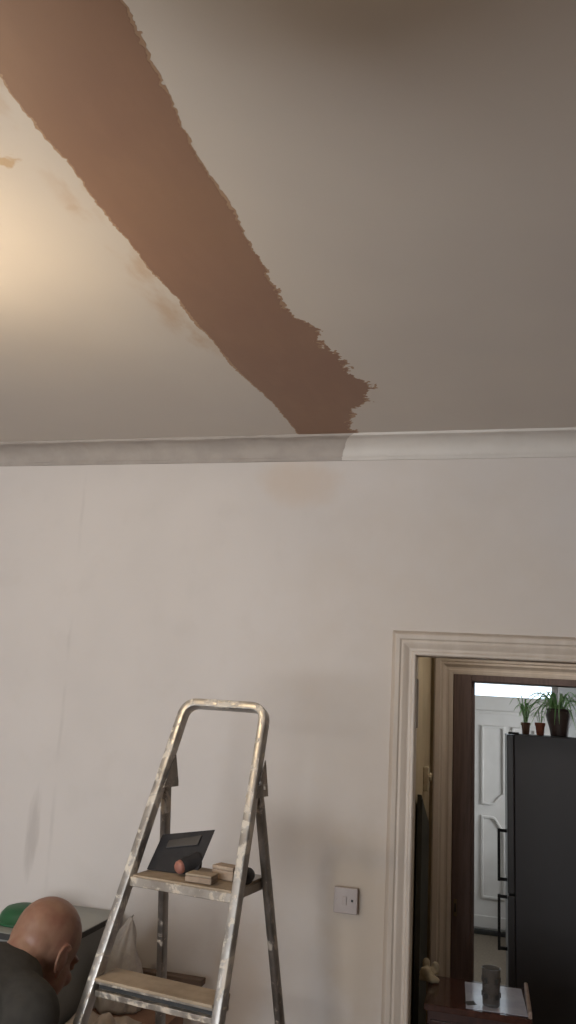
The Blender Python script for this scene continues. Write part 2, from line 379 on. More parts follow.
bm = BM(); cap(bm, (-.262, .078, 1.705), (-.262, .078, 1.875), .006, .006); obj('hinge_pin', bm, M_cove_white, lin, True)
# second doorway, at the end of the lobby
prof2 = [(0, -.002), (0, .012), (.012, .016), (.02, .016), (.026, .012), (.036, .014), (.046, .022), (.052, .028), (.062, .028), (.068, .034), (.092, .036), (.1, .03), (.1, -.002)]
architrave('trim_4', -.182, .785, 1.98, 1.40, prof2, M_gloss_cream)
bm = BM(); box(bm, -.30, .9, 1.36, 1.40, 2.10, 2.125); struct('trim_5', bm, M_lining, bevel=.004)
inner = thing('door_2', None, None, (IX0, 1.46, 0), kind='structure')
tag(inner, 'dark brown stained timber door frame at the end of the lobby')
bm = BM(); box(bm, -.180, -.085, 1.385, 1.525, 0, 1.98); ps = obj('frame_post', bm, M_brown, inner, bevel=.004)
bm = BM(); box(bm, .70, .782, 1.385, 1.525, 0, 1.98); obj('frame_post', bm, M_brown, inner, bevel=.004)
bm = BM(); box(bm, -.085, .70, 1.385, 1.525, 1.945, 1.98); obj('frame_head', bm, M_brown, inner, bevel=.003)
bm = BM(); box(bm, -.085, -.068, 1.43, 1.46, 0, 1.946); obj('door_stop', bm, M_brown, inner)
bm = BM(); box(bm, -.168, -.152, 1.3825, 1.386, .78, .86); sp = obj('strike_plate', bm, simple('aged_brass', (.20, .14, .08), (.12, .085, .05), .4, 20, metal=.7), inner)
bm = BM(); box(bm, -.164, -.156, 1.3815, 1.384, .80, .84); obj('latch_hole', bm, M_dark, sp)

# ------------------------------------------------------------------ white front door at the far end of the hall
fd = thing('door_1', None, None, (.175, 4.47, 0), kind='structure'); tag(fd, 'white panelled front door with a bright glazed strip along the top')
FY = 4.47
bm = BM(); box(bm, -.24, .60, FY, FY+.045, .012, 1.968); box(bm, -.24, -.2, FY, FY+.045, 1.968, 2.074); box(bm, .553, .60, FY, FY+.045, 1.968, 2.074); obj('door_leaf', bm, M_white_door, fd)
bm = BM(); box(bm, -.2, .553, FY+.018, FY+.026, 1.968, 2.074); obj('pane', bm, M_glass, fd)
bm = BM(); box(bm, DX0, -.243, FY-.035, FY+.09, 0, 2.075); box(bm, .603, DX1, FY-.035, FY+.09, 0, 2.075); box(bm, DX0, DX1, FY-.035, FY+.09, 2.075, DZ); obj('door_frame', bm, M_white_door, fd)
bm = BM(); box(bm, -.24, .60, FY-.014, FY, 1.812, 1.838); obj('top_rail', bm, M_white_door, fd, bevel=.005)
bm = BM(); box(bm, -.24, .60, FY-.016, FY, .045, .140); obj('weather_board', bm, M_white_door, fd, bevel=.006)
bm = BM(); box(bm, DX0, DX1, FY-.05, FY+.05, 0, .030); obj('threshold', bm, M_dark, fd, bevel=.004)
def moulding(pts):
    bm = BM(); sweep(bm, [(x, FY-.004, z) for x, z in pts], [(a, b) for a, b in rrect(.030, .020, .006, 2)], (0, 1, 0), closed=True); return obj('panel_moulding', bm, M_white_door, fd, True, auto=40)
def ogee(x0, z0, x1, z1, n=8):
    return [(x0+(x1-x0)*t, z0+(z1-z0)*(3*t*t-2*t*t*t)) for t in [i/n for i in range(n+1)]]
for s in (1, -1):
    mx = lambda pl: [(.18+s*(x-.18), z) for x, z in pl]
    moulding(mx([(-.045, 1.695), (.14, 1.695), (.14, 1.12)] + ogee(.128, 1.118, .045, 1.045) + [(.03, 1.044), (-.045, 1.044)]))
    moulding(mx([(-.045, .285), (.14, .285), (.14, .835)] + ogee(.128, .837, .045, .93) + [(.03, .932), (-.045, .932)]))
bm = BM(); cap(bm, (.55, FY-.01, 1.02), (.55, FY-.055, 1.02), .008, .008); cap(bm, (.55, FY-.055, 1.02), (.44, FY-.055, 1.02), .009, .008); obj('door_handle', bm, simple('satin_metal', (.6, .6, .6), None, .3, 20, metal=1), fd, True)

# baseboards
bm = BM(); box(bm, XL, -.375, -.018, 0, 0, .13); struct('baseboard_back', bm, M_gloss_cream, bevel=.004)
bm = BM(); box(bm, .64, XR, -.018, 0, 0, .13); struct('baseboard_back_right', bm, M_gloss_cream, bevel=.004)
bm = BM(); box(bm, XL, XL+.018, REAR, -.018, 0, .13); struct('baseboard_left', bm, M_gloss_cream, bevel=.004)

# ------------------------------------------------------------------ switch plate on the wall
sw = thing('wall_switch', 'square dull white switch plate on the wall left of the doorway', 'switch', (-.488, 0, 1.05))
bm = BM(); box(bm, -.527, -.449, -.020, 0, 1.055, 1.133); obj('back_box', bm, M_white_plastic, sw, bevel=.003)
bm = BM(); box(bm, -.5315, -.4455, -.030, -.020, 1.051, 1.137); obj('face_plate', bm, M_white_plastic, sw, bevel=.0035)
bm = BM(); box(bm, -.500, -.484, -.0335, -.030, 1.080, 1.108); obj('rocker', bm, M_white_plastic, sw, bevel=.002)
bm = BM(); box(bm, -.4685, -.4605, -.0315, -.030, 1.092, 1.100); obj('indicator', bm, M_dark, sw)
for x in (-.5235, -.4535):
    bm = BM(); lathe(bm, [(.0032, 0), (.0032, .0012), (.002, .0016)], (x, -.030, 1.094), 10, (0, -1, 0)); obj('screw', bm, M_white_plastic, sw)

# ------------------------------------------------------------------ step ladder
LX, LY, TH = -.7732, -.6856, -.1476
ZT, W0, WT, TA, TB, ZP, ZPL, ZTR = 1.7364, .1348, .0688, math.tan(.3515), math.tan(.2433), 1.537, 1.2665, 1.0315
UU = V((math.cos(TH), math.sin(TH), 0)); VV = V((-math.sin(TH), math.cos(TH), 0)); ZZ = V((0, 0, 1))
def lp(u, v, z): return V((LX, LY, 0)) + UU*u + VV*v + ZZ*z
def hw(z): return W0 + WT*(ZT-z)
def fv(z): return -(ZT-z)*TA
def rv(z): return fv(ZP) + .03 + (ZP-z)*TB
def alu(name, light, dark, splash, amt):
    n = N(name); f = n.noise(16, 5); g = n.noise(34, 6, .65, dist=.6); s2 = n.noise(9, 6, .7, dist=1.0)
    c = n.mix(n.ramp(f, .35, .65), light, dark)
    k = n.ramp(g, .56-amt, .62-amt); k2 = n.ramp(s2, .55, .62)
    msk = n.math('MAXIMUM', k, k2); c = n.mix(msk, c, splash)
    n.b.inputs['Metallic'].default_value = 0
    mt = n.ramp(msk, .2, .6, .75, 0.0); n.t.links.new(mt, n.b.inputs['Metallic'])
    n.bump(msk, .35, .002)
    return n.set(c, n.ramp(msk, .2, .6, .34, .65), spec=.4)
M_alu = alu('splashed_aluminium', (.46, .43, .40), (.30, .28, .26), (.58, .52, .44), .0)
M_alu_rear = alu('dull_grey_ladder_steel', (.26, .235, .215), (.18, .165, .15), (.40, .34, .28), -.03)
M_tread = simple('dusty_tread_board', (.38, .295, .21), (.28, .215, .15), .8, 14, bump=.3, stretch=(1, 1, 1))
M_lip = alu('tread_edge_metal', (.42, .37, .32), (.30, .26, .22), (.52, .44, .35), .04)
lad = thing('step_ladder', 'paint-splashed aluminium step ladder standing in front of the white wall', 'ladder', lp(0, -.15, 0))
nrm = (VV*1 - ZZ*TA*0 + V((0, 0, 0)))
lean = (VV*TA + ZZ).normalized(); pn = UU.cross(lean).normalized()      # plane of the front frame
def fp(s, z): return lp(s*hw(z), fv(z), z)
rad = .045; path = []
zb = .012
path += [fp(-1, zb + (ZT-rad*1.0-zb)*i/14) for i in range(15)]
def corner(s):
    c0 = fp(s, ZT); a = (fp(s, ZT-.3)-c0).normalized(); bdir = (fp(-s, ZT)-c0).normalized(); out = []
    for k in range(1, 8):
        t = k/8; out.append((c0+a*rad)*(1-t)**2 + c0*2*t*(1-t) + (c0+bdir*rad)*t*t)
    return out
path += corner(-1) + [fp(-1, ZT).lerp(fp(1, ZT), t) for t in (.18, .34, .5, .66, .82)] + corner(1)[::-1]
path += [fp(1, zb + (ZT-rad-zb)*i/14) for i in range(14, -1, -1)]
bm = BM(); sweep(bm, path, rrect(.036, .024, .0035, 2), pn); obj('front_frame', bm, M_alu, lad, True, auto=28)
for s in (-1, 1):
    a = lp(s*(hw(ZP)+.002), rv(ZP)-.012, ZP-.01); b_ = lp(s*hw(.012), rv(.012), .012)
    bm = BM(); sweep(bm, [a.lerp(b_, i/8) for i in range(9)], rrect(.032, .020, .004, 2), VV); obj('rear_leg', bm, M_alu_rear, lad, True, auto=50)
    # folded hinge bracket joining rear leg and stile
    bm = BM(); pts = [lp(0, fv(ZP+.055)+.012, ZP+.055), lp(0, fv(ZP-.045)-.004, ZP-.045), lp(0, rv(ZP-.045)+.024, ZP-.045), lp(0, rv(ZP-.03)+.025, ZP-.03)]
    for q in (1, -1):
        r1 = [p + UU*s*(hw(ZP)+q*.0125) for p in pts]; r2 = [p + UU*s*(hw(ZP)+q*.0155) for p in pts]; rings(bm, [r1, r2])
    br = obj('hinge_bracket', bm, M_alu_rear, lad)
    for zz, vv in ((ZP-.02, rv(ZP-.02)), (ZP-.005, fv(ZP-.005)+.005)):
        bm = BM(); lathe(bm, [(.006, 0), (.006, .003), (.003, .005)], lp(s*(hw(ZP)+.0155), vv, zz), 10, UU*s); obj('rivet', bm, M_alu, br)
    for kind, pt in (('front', fp(s, 0)), ('rear', lp(s*hw(0), rv(0), 0))):
        bm = BM(); obox(bm, pt+ZZ*.022, UU*.018, VV*.024, ZZ*.022); obj('rubber_foot', bm, M_dark, lad, bevel=.005)
# treads: channel-section metal with a dusty board on top
def tread(z):
    h = hw(z)-.012; v0 = fv(z)
    bm = BM()
    obox(bm, lp(0, v0+.030, z-.008), UU*h, VV*.047, ZZ*.004)            # top flange
    obox(bm, lp(0, v0+.004, z-.020), UU*h, VV*.003, ZZ*.014)            # recessed web
    obox(bm, lp(0, v0+.0, z-.034), UU*h, VV*.016, ZZ*.007)              # lower lip
    obox(bm, lp(0, v0+.072, z-.022), UU*h, VV*.003, ZZ*.014)
    t = obj('tread', bm, M_lip, lad, bevel=.0015)
    bm = BM(); obox(bm, lp(0, v0+.027, z-.001), UU*(h+.001), VV*.050, ZZ*.004); obj('tread_board', bm, M_tread, t, bevel=.002)
    bm = BM(); obox(bm, lp(0, v0-.0005, z-.0195), UU*(h-.002), VV*.0012, ZZ*.0065); obj('dark_groove_strip', bm, M_dark, t)  # dark strip set in the groove below the top flange
for k in range(4): tread(ZTR - .235*k)
# platform: shallow tray between stiles and rear legs
v0, v1 = fv(ZPL)-.014, rv(ZPL)+.012; h = hw(ZPL)-.012
bm = BM()
obox(bm, lp(0, (v0+v1)/2, ZPL-.006), UU*h, VV*((v1-v0)/2), ZZ*.004)
obox(bm, lp(0, v0+.002, ZPL-.014), UU*h, VV*.003, ZZ*.012)
obox(bm, lp(0, v1-.002, ZPL-.014), UU*h, VV*.003, ZZ*.012)
for s in (-1, 1): obox(bm, lp(s*(h-.002), (v0+v1)/2, ZPL-.0145), UU*.003, VV*((v1-v0)/2), ZZ*.0115)
pf = obj('platform', bm, M_lip, lad, bevel=.0015)
bm = BM(); obox(bm, lp(0, (v0+v1)/2, ZPL), UU*(h-.004), VV*((v1-v0)/2-.004), ZZ*.003); obj('platform_board', bm, M_tread, pf)
for s in (-1, 1):
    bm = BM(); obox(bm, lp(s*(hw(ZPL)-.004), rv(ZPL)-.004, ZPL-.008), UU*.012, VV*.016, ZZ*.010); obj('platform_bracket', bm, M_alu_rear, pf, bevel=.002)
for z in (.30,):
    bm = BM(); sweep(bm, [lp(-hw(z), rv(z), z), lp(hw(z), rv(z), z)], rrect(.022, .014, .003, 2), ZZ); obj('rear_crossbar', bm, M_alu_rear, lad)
# ------------------------------------------------------------------ tools on the platform
M_black = simple('black_plastic', (.016, .014, .015), (.024, .021, .021), .8, 30, bump=.1)
M_pink = simple('pinkish_grip_end', (.36, .15, .105), (.28, .115, .085), .6, 30)
zt = ZPL + .003
BL = V((-.940, -.772, zt+.002)); BR = V((-.790, -.775, zt+.002)); TLp = V((-.925, -.715, 1.358)); TRp = V((-.766, -.712, 1.386))
hk = thing('plasterers_hawk', 'dark square hawk leaning back with a pinkish grip end on the ladder platform', 'hawk', (BL+BR)/2)
bm = BM(); nn = (BR-BL).cross(TLp-BL).normalized()
rings(bm, [[p + nn*.002 for p in (BL, BR, TRp, TLp)], [p - nn*.002 for p in (BL, BR, TRp, TLp)]]); obj('plate', bm, M_black, hk, bevel=.001)
bm = BM(); c = (BL+BR+TLp+TRp)/4; f1 = (BR-BL).normalized()
t1 = BL.lerp(TLp, .62); t2 = BR.lerp(TRp, .62); t3 = BR.lerp(TRp, .84); t4 = BL.lerp(TLp, .84)
lo = f1*.03
rings(bm, [[p + nn*.0022 for p in (t1+lo, t2-lo, t3-lo, t4+lo)], [p + nn*.006 for p in (t1+lo, t2-lo, t3-lo, t4+lo)]]); obj('plate_rib', bm, simple('dark_grey_plastic', (.030, .027, .028), None, .5, 20), hk, bevel=.001)
ge = V((-.838, -.80, zt+.021)); gs = ge + V((.030, .045, .012))
gdir = (gs-ge).normalized()
bm = BM(); lathe(bm, [(.012, 0), (.019, .003), (.021, .012), (.020, .03), (.022, .05), (.024, .058), (.012, .064)], ge+gdir*.010, 20, gdir); grip = obj('grip', bm, M_black, hk, True, auto=50)
bm = BM(); lathe(bm, [(.004, -.004), (.012, -.002), (.0175, .004), (.0185, .012), (.015, .016)], ge, 20, gdir); obj('grip_end', bm, M_pink, grip, True)
M_sp = simple('dusty_tan_block', (.34, .25, .18), (.25, .185, .135), .85, 30, bump=.4)
M_sp2 = simple('pale_wooden_block', (.40, .30, .22), (.30, .225, .165), .8, 22, bump=.3, stretch=(1, 4, 1))
def block(name, label, c, ang, sx, sy, sz, m, cat, tilt=0):
    a = V((math.cos(ang), math.sin(ang), tilt)); bb = V((-math.sin(ang), math.cos(ang), 0))
    t = thing(name, label, cat, V(c))
    bm = BM(); obox(bm, V(c)+ZZ*(sz*.36), a*sx/2, bb*sy/2, ZZ*sz*.36); obj('block_body', bm, m, t, bevel=.004)
    bm = BM(); obox(bm, V(c)+ZZ*(sz*.72+sz*.14), a*sx/2*.985, bb*sy/2*.985, ZZ*sz*.14); obj('worn_face', bm, M_tread if m is M_sp else m, t, bevel=.002)
    return t
block('sanding_block', 'dusty tan sanding block lying beside the hawk on the platform', (-.752, -.835, zt+.0012), R(-4), .078, .05, .022, M_sp, 'block')
block('wooden_block', 'pale wooden block behind the tan sanding block near the right stile', (-.705, -.765, zt+.0012), R(-14), .070, .045, .036, M_sp2, 'block')
tr = thing('trowel', 'black-handled trowel poking out past the right stile on the platform', 'trowel', (-.635, -.775, zt))
bm = BM(); obox(bm, (-.640, -.72, zt+.0035), UU*.02, VV*.045, ZZ*.0012); obj('blade', bm, M_alu_rear, tr)
bm = BM(); sweep(bm, [(-.640, -.735, zt+.004), (-.640, -.75, zt+.022), (-.640, -.762, zt+.024)], circ(.004, 8)); obj('tang', bm, M_alu_rear, tr, True)
bm = BM(); lathe(bm, [(.008, 0), (.014, .004), (.019, .02), (.021, .045), (.018, .066), (.008, .075)], (-.640, -.757, zt+.0215), 16, V((.1, -1, 0))); obj('handle', bm, M_black, tr, True)

# ------------------------------------------------------------------ things piled by the wall at the left
M_cab = simple('grey_green_laminate', (.30, .305, .28), (.26, .265, .245), .45, 5, bump=.03)
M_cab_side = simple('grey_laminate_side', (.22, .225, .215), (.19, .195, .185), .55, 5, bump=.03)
cb = thing('grey_cabinet', 'grey cabinet with a dark edged top against the wall behind the man', 'cabinet', (-1.52, -.24, 0))
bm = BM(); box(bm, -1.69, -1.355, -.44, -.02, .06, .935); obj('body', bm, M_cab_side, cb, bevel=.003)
bm = BM(); box(bm, -1.70, -1.345, -.45, -.02, .935, .955); tp = obj('top', bm, M_cab, cb, bevel=.002)
bm = BM(); box(bm, -1.345, -1.341, -.45, -.02, .936, .954); box(bm, -1.70, -1.341, -.454, -.45, .936, .954); obj('edge_band', bm, M_dark, tp)
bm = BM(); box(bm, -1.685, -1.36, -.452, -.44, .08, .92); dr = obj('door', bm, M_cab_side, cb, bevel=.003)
bm = BM(); sweep(bm, [(-1.39, -.452, .62), (-1.39, -.475, .62), (-1.39, -.475, .74), (-1.39, -.452, .74)], circ(.005, 8)); obj('handle', bm, M_dark, dr, True)
bm = BM(); box(bm, -1.68, -1.365, -.42, -.05, 0, .06); obj('plinth', bm, M_dark, cb)
M_green = simple('green_plastic', (.016, .10, .035), (.012, .075, .028), .5, 10, bump=.03)
gb = thing('green_tub', 'green plastic tub upside down on the cabinet behind the bald head', 'tub', (-1.588, -.30, .955))
bm = BM(); lathe(bm, [(.085, 0), (.09, .002), (.09, .008), (.082, .010), (.076, .03), (.062, .045), (.04, .052), (.0, .053)], (-1.588, -.30, .955), 32); obj('shell', bm, M_green, gb, True, auto=60)
bm = BM(); sweep(bm, [(-1.588+.087*math.cos(2*PI*i/28), -.30+.087*math.sin(2*PI*i/28), .960) for i in range(28)], circ(.005, 8), (0, 0, 1), closed=True); obj('rim', bm, M_green, gb, True)
# brown box, cloth, bag, batten
M_card = simple('brown_box_board', (.21, .115, .075), (.16, .088, .058), .8, 8, bump=.15)
bx = thing('cardboard_box', 'large reddish brown box under the crumpled sheet behind the ladder', 'box', (-1.21, -.31, 0))
BX0, BX1, BY0, BY1, BZ = -1.335, -1.03, -.52, -.10, .70
bm = BM(); box(bm, BX0, BX1, BY0, BY1, .0, BZ-.004); obj('carton', bm, M_card, bx, bevel=.003)
bm = BM(); box(bm, BX0, BX1, BY0, (BY0+BY1)/2-.002, BZ-.004, BZ); obj('flap', bm, M_card, bx)
bm = BM(); box(bm, BX0, BX1, (BY0+BY1)/2+.002, BY1, BZ-.004, BZ); obj('flap', bm, M_card, bx)
M_tape = simple('parcel_tape', (.30, .20, .12), None, .3, 5)
bm = BM(); box(bm, BX0, BX1, (BY0+BY1)/2-.025, (BY0+BY1)/2+.025, BZ, BZ+.001); obj('tape', bm, M_tape, bx)
def crumple(cx, cy, sx, sy, zfun, n=46, th=.004):
    bm = BM(); g = []
    for i in range(n+1):
        r = []
        for j in range(n+1):
            x = cx + sx*(i/n-.5); y = cy + sy*(j/n-.5); r.append(bm.verts.new((x, y, zfun(x, y, i/n, j/n))))
        g.append(r)
    for i in range(n):
        for j in range(n): bm.faces.new((g[i][j], g[i+1][j], g[i+1][j+1], g[i][j+1]))
    ex = bmesh.ops.extrude_face_region(bm, geom=bm.faces[:])
    bmesh.ops.translate(bm, verts=[q for q in ex['geom'] if isinstance(q, bmesh.types.BMVert)], vec=(0, 0, -th))
    return bm
def ridged(x, y, s, seed): return abs(noise.noise(V((x*s, y*s, seed))))
def zsheet(x, y, a, b):
    e = min(a, 1-a, b, 1-b)
    return BZ + .008 + .085*ridged(x, y, 9, 2.0)*min(1, e*6) + .014*ridged(x, y, 24, 7.0)*min(1, e*8)
M_sheet = simple('grubby_dust_sheet', (.40, .34, .29), (.31, .26, .215), .9, 10, bump=.3)
bm = crumple(-1.215, -.405, .22, .22, zsheet); sh = obj('dust_sheet', bm, M_sheet, None, True); tag(sh, 'crumpled grubby off-white sheet lying on the brown box', 'sheet')
n = N('clear_polythene'); f = n.noise(14, 5, .6, dist=.8); n.bump(f, .6, .01)
M_bag = n.set(n.mix(n.ramp(f, .35, .65), (.62, .58, .54), (.48, .44, .41)), .35, Transmission_Weight=.0, Alpha=.75)
bg_ = thing('polythene_bag', 'pale translucent polythene bag standing in a peak behind the ladder', 'bag', (-1.235, -.20, BZ))
bm = BM(); rs = []
for k in range(26):
    t = k/25; z = BZ + .002 + .285*t; rr = .086*(1-t**1.6)**.8 + .003; cx = -1.252 + .030*t*t; cy = -.200
    rs.append([])
    for i in range(40):
        a = 2*PI*i/40; ca, sa = math.cos(a), math.sin(a)
        k1 = 1+.34*noise.noise(V((ca*2.4, sa*2.4, t*2.2)))+.12*noise.noise(V((ca*6, sa*6, t*5)))
        rs[-1].append(V((max(-1.334, cx+rr*k1*ca), cy+.72*rr*k1*sa, max(BZ+.0015, z + .012*noise.noise(V((ca*3, sa*3, t*4)))*(1-t)))))
rings(bm, rs); obj('bag_body', bm, M_bag, bg_, True)
bm = BM(); tp_ = V((-1.225, -.20, BZ+.280))
sweep(bm, [tp_-V((.004, 0, .02)), tp_+V((.003, 0, .006)), tp_+V((.010, .002, .018))], [(a*1.0, b*.5) for a, b in circ(.010, 10)], None, scale=[1.2, .8, .35]); obj('gathered_neck', bm, M_bag, bg_, True)
M_bat = simple('dark_brown_batten', (.13, .085, .06), (.09, .06, .042), .7, 16, bump=.2, stretch=(.4, 6, 6))
bt = thing('timber_rail', 'thin brown timber rail on legs along the wall behind the ladder', 'rail', (-1.14, -.075, 0))
bm = BM(); box(bm, -1.32, -.975, -.095, -.055, .772, .792); obj('rail_top', bm, M_bat, bt, bevel=.002)
for x in (-1.29, -1.10):
    bm = BM(); box(bm, x-.015, x+.015, -.094, -.056, 0, .772); obj('leg', bm, M_bat, bt, bevel=.002)

# ------------------------------------------------------------------ the lobby: small cabinet and what stands on it
n = N('polished_mahogany'); g = n.noise(5, 5, stretch=(8, 1, 8)); 
M_mah = n.set(n.mix(n.ramp(g, .3, .7), (.060, .022, .015), (.030, .012, .009)), .09, spec=.6)
M_mah2 = simple('mahogany_sides', (.050, .020, .015), (.026, .011, .009), .3, 5, bump=.06, stretch=(8, 8, 1))
CZ = .75; CX0, CX1, CY0, CY1 = -.222, .150, .165, .50
ch = thing('mahogany_cabinet', 'small dark mahogany cabinet with a polished top standing in the doorway', 'cabinet', (-.036, .33, 0))
bm = BM(); box(bm, CX0+.012, CX1-.012, CY0+.012, CY1-.005, .05, CZ-.022); obj('body', bm, M_mah2, ch, bevel=.003)
bm = BM(); box(bm, CX0, CX1, CY0, CY1, CZ-.022, CZ); top = obj('top', bm, M_mah, ch, bevel=.003)
bm = BM(); box(bm, CX1-.014, CX1, CY0, CY1, CZ, CZ+.022); obj('raised_edge', bm, simple('pale_edge_highlight', (.30, .22, .18), (.20, .14, .11), .3, 20), top, bevel=.004)  # pale colour stands in for the highlight along this lip
for z0, z1 in ((.42, .70), (.08, .40)):
    bm = BM(); box(bm, CX0+.022, CX1-.022, CY0+.002, CY0+.014, z0, z1); d = obj('drawer_front', bm, M_mah2, ch, bevel=.003)
    bm = BM(); lathe(bm, [(.006, 0), (.006, .012), (.014, .018), (.015, .024), (.008, .029)], (-.036, CY0+.002, (z0+z1)/2), 16, (0, -1, 0)); obj('knob', bm, M_mah, d, True)
for x in (CX0+.03, CX1-.03):
    for y in (CY0+.03, CY1-.03):
        bm = BM(); lathe(bm, [(.014, 0), (.02, .02), (.02, .05)], (x, y, 0), 12); obj('foot', bm, M_mah2, ch)
# glossy sheet of paper under the tumbler
n = N('glossy_pale_paper'); M_paper = n.set(n.mix(n.ramp(n.noise(9, 4), .4, .6), (.42, .43, .50), (.36, .37, .44)), .12, spec=.6)
pp = thing('glossy_leaflet', 'pale glossy leaflet lying under the tumbler on the mahogany top', 'paper', (.028, .335, CZ))
bm = BM(); obox(bm, (.025, .330, CZ+.0008), (.106, .006, 0), (-.006, .146, 0), (0, 0, .0006)); obj('sheet', bm, M_paper, pp)
bm = BM(); obox(bm, (-.060, .235, CZ+.0017), (.016, .010, 0), (-.006, .018, 0), (0, 0, .0002)); obj('printed_mark', bm, M_dark, pp)
# glass tumbler with dark square dots
n = N('smoky_tumbler_glass'); M_tumb = n.set(n.mix(n.noise(30, 3), (.11, .095, .085), (.08, .07, .062)), .15, Alpha=.6)
M_wax = simple('dull_candle_wax', (.16, .135, .115), None, .5, 20)
TZ = CZ+.0016
tb = thing('glass_tumbler', 'small smoky glass tumbler with dark squares standing on the pale leaflet', 'tumbler', (.012, .245, TZ))
bm = BM(); lathe(bm, [(.028, 0), (.031, .004), (.033, .118), (.0335, .122), (.031, .122), (.029, .010), (.001, .008)], (.012, .245, TZ), 28); obj('wall', bm, M_tumb, tb, True, auto=50)
for row, zz in enumerate((.035, .085)):
    for k in range(5):
        a = 2*PI*(k+.25)/5; rr = .0325; c = V((.012+rr*math.cos(a), .245+rr*math.sin(a), TZ+zz)); t = V((-math.sin(a), math.cos(a), 0))
        bm = BM(); obox(bm, c, t*.0075, V((math.cos(a), math.sin(a), 0))*.0012, ZZ*.008); obj('dark_square', bm, M_dark, tb)
bm = BM(); lathe(bm, [(.001, 0.009), (.027, .0095), (.027, .060), (.012, .061), (.001, .060)], (.012, .245, TZ), 24); obj('candle', bm, M_wax, tb, True, auto=50)
bm = BM(); cap(bm, (.012, .245, TZ+.060), (.013, .245, TZ+.070), .001, .001, 6); obj('wick', bm, M_dark, tb)
# crumpled cream cloth hanging at the back left corner
M_cream = simple('cream_cloth', (.46, .39, .27), (.36, .30, .20), .9, 20, bump=.3)
bm = BM()
for k in range(9):
    a = 2*PI*k/9; rr = .016 if k else 0
    c = V((-.226+rr*math.cos(a)*1.0, .425+rr*math.sin(a)*1.1, CZ+.020+.013*math.sin(2.3*k)))
    ell(bm, c, (.018, .019, .019), seg=14, rg=8)
ell(bm, (-.206, .40, CZ+.013), (.024, .022, .0135), seg=14, rg=8); ell(bm, (-.198, .45, CZ+.040), (.016, .013, .026), seg=14, rg=8); ell(bm, (-.234, .43, CZ+.050), (.015, .012, .026), seg=14, rg=8)
for v in bm.verts:
    d = noise.noise_vector(v.co*38)*.008; v.co += d
for v in bm.verts: v.co.z = max(v.co.z, CZ+.0005)
cl = obj('crumpled_cloth', bm, M_cream, None, True); bake(cl, .003, 2); tag(cl, 'crumpled cream cloth on the back corner of the mahogany cabinet', 'cloth')
# dark board leaning on the lobby wall, small fitting above it
M_board = simple('dark_green_grey_board', (.060, .062, .052), (.042, .044, .036), .6, 8, bump=.1)
bd = thing('leaning_board', 'dark grey-green board with a slanted top leaning inside the lobby', 'board', (-.285, .80, 0))
bm = BM(); pts = [(.55, 0), (1.05, 0), (1.05, 1.25), (.55, 1.42)]
rings(bm, [[V((-.292, y, z)) for y, z in pts], [V((-.274, y, z)) for y, z in pts]]); obj('panel', bm, M_board, bd, bevel=.002)
bm = BM(); box(bm, -.2745, -.270, .55, .58, 0, 1.40); obj('edge_batten', bm, M_board, bd)
wf = thing('thermostat', 'small yellowed plastic control box on the lobby wall', 'control box', (-.30, 1.0, 1.40))
bm = BM(); box(bm, -.30, -.275, .95, 1.05, 1.40, 1.51); obj('case', bm, M_cream, wf, bevel=.004)
bm = BM(); lathe(bm, [(.022, 0), (.022, .008), (.016, .013), (.001, .014)], (-.275, 1.0, 1.465), 20, (1, 0, 0)); obj('dial', bm, M_cream, wf, True, auto=40)

# ------------------------------------------------------------------ fridge freezer in the hall
n = N('fridge_graphite'); f = n.noise(3, 3); M_fr = n.set(n.mix(f, (.062, .058, .061), (.054, .050, .053)), .45, spec=.4)
M_frd = simple('fridge_door_graphite', (.060, .057, .060), (.052, .050, .053), .35, 4, bump=.02)
FX, FY0, FY1, FZ = .108, 1.90, 2.50, 1.678
fr = thing('fridge_freezer', 'tall dark grey fridge freezer beyond the doorway with pots on top', 'fridge', (.45, 2.2, 0))
bm = BM(); box(bm, FX+.041, .76, FY0, FY1, .03, FZ); obj('body', bm, M_fr, fr, bevel=.005)
bm = BM(); box(bm, FX+.10, .74, FY0+.02, FY1-.02, 0, .03); obj('plinth', bm, M_dark, fr)
for z0, z1, h0, h1 in ((.815, FZ-.004, .850, 1.135), (.05, .805, .487, .778)):
    bm = BM(); box(bm, FX, FX+.039, FY0+.001, FY1-.001, z0, z1); d = obj('door', bm, M_frd, fr, bevel=.006)
    bm = BM(); sweep(bm, [(FX-.045, 2.06, h0), (FX-.045, 2.06, h1)], rrect(.020, .016, .004, 2), (0, 1, 0))
    for z in (h0+.010, h1-.010): obox(bm, (FX-.022, 2.06, z), (.024, 0, 0), (0, .008, 0), (0, 0, .008))
    obj('handle', bm, M_black, d)
bm = BM(); box(bm, FX+.01, FX+.07, FY0+.02, FY0+.08, FZ, FZ+.012); obj('hinge_cover', bm, M_black, fr, bevel=.003)
# pots and plants
def pot(name, label, x, y, prof, m, soil_r, soil_z):
    t = thing(name, label, 'plant', (x, y, FZ), group='potted plants on the fridge')
    bm = BM(); lathe(bm, prof, (x, y, FZ), 24); obj('pot', bm, m, t, True, auto=40)
    bm = BM(); lathe(bm, [(.001, soil_z-.01), (soil_r, soil_z-.01), (soil_r, soil_z), (.001, soil_z+.003)], (x, y, FZ), 20); obj('soil', bm, M_soil, t)
    return t
M_soil = simple('potting_soil', (.05, .035, .025), (.03, .02, .015), .95, 60, bump=.5)
M_terra = simple('terracotta', (.36, .11, .06), (.28, .085, .05), .8, 20, bump=.1)
M_brownpot = simple('dark_brown_glaze', (.10, .062, .050), (.075, .046, .038), .45, 10, bump=.05)
M_clay = simple('brown_clay', (.20, .10, .06), (.15, .075, .045), .8, 18, bump=.1)
M_leaf = simple('spider_plant_green', (.20, .40, .13), (.27, .48, .18), .5, 8, bump=.1)
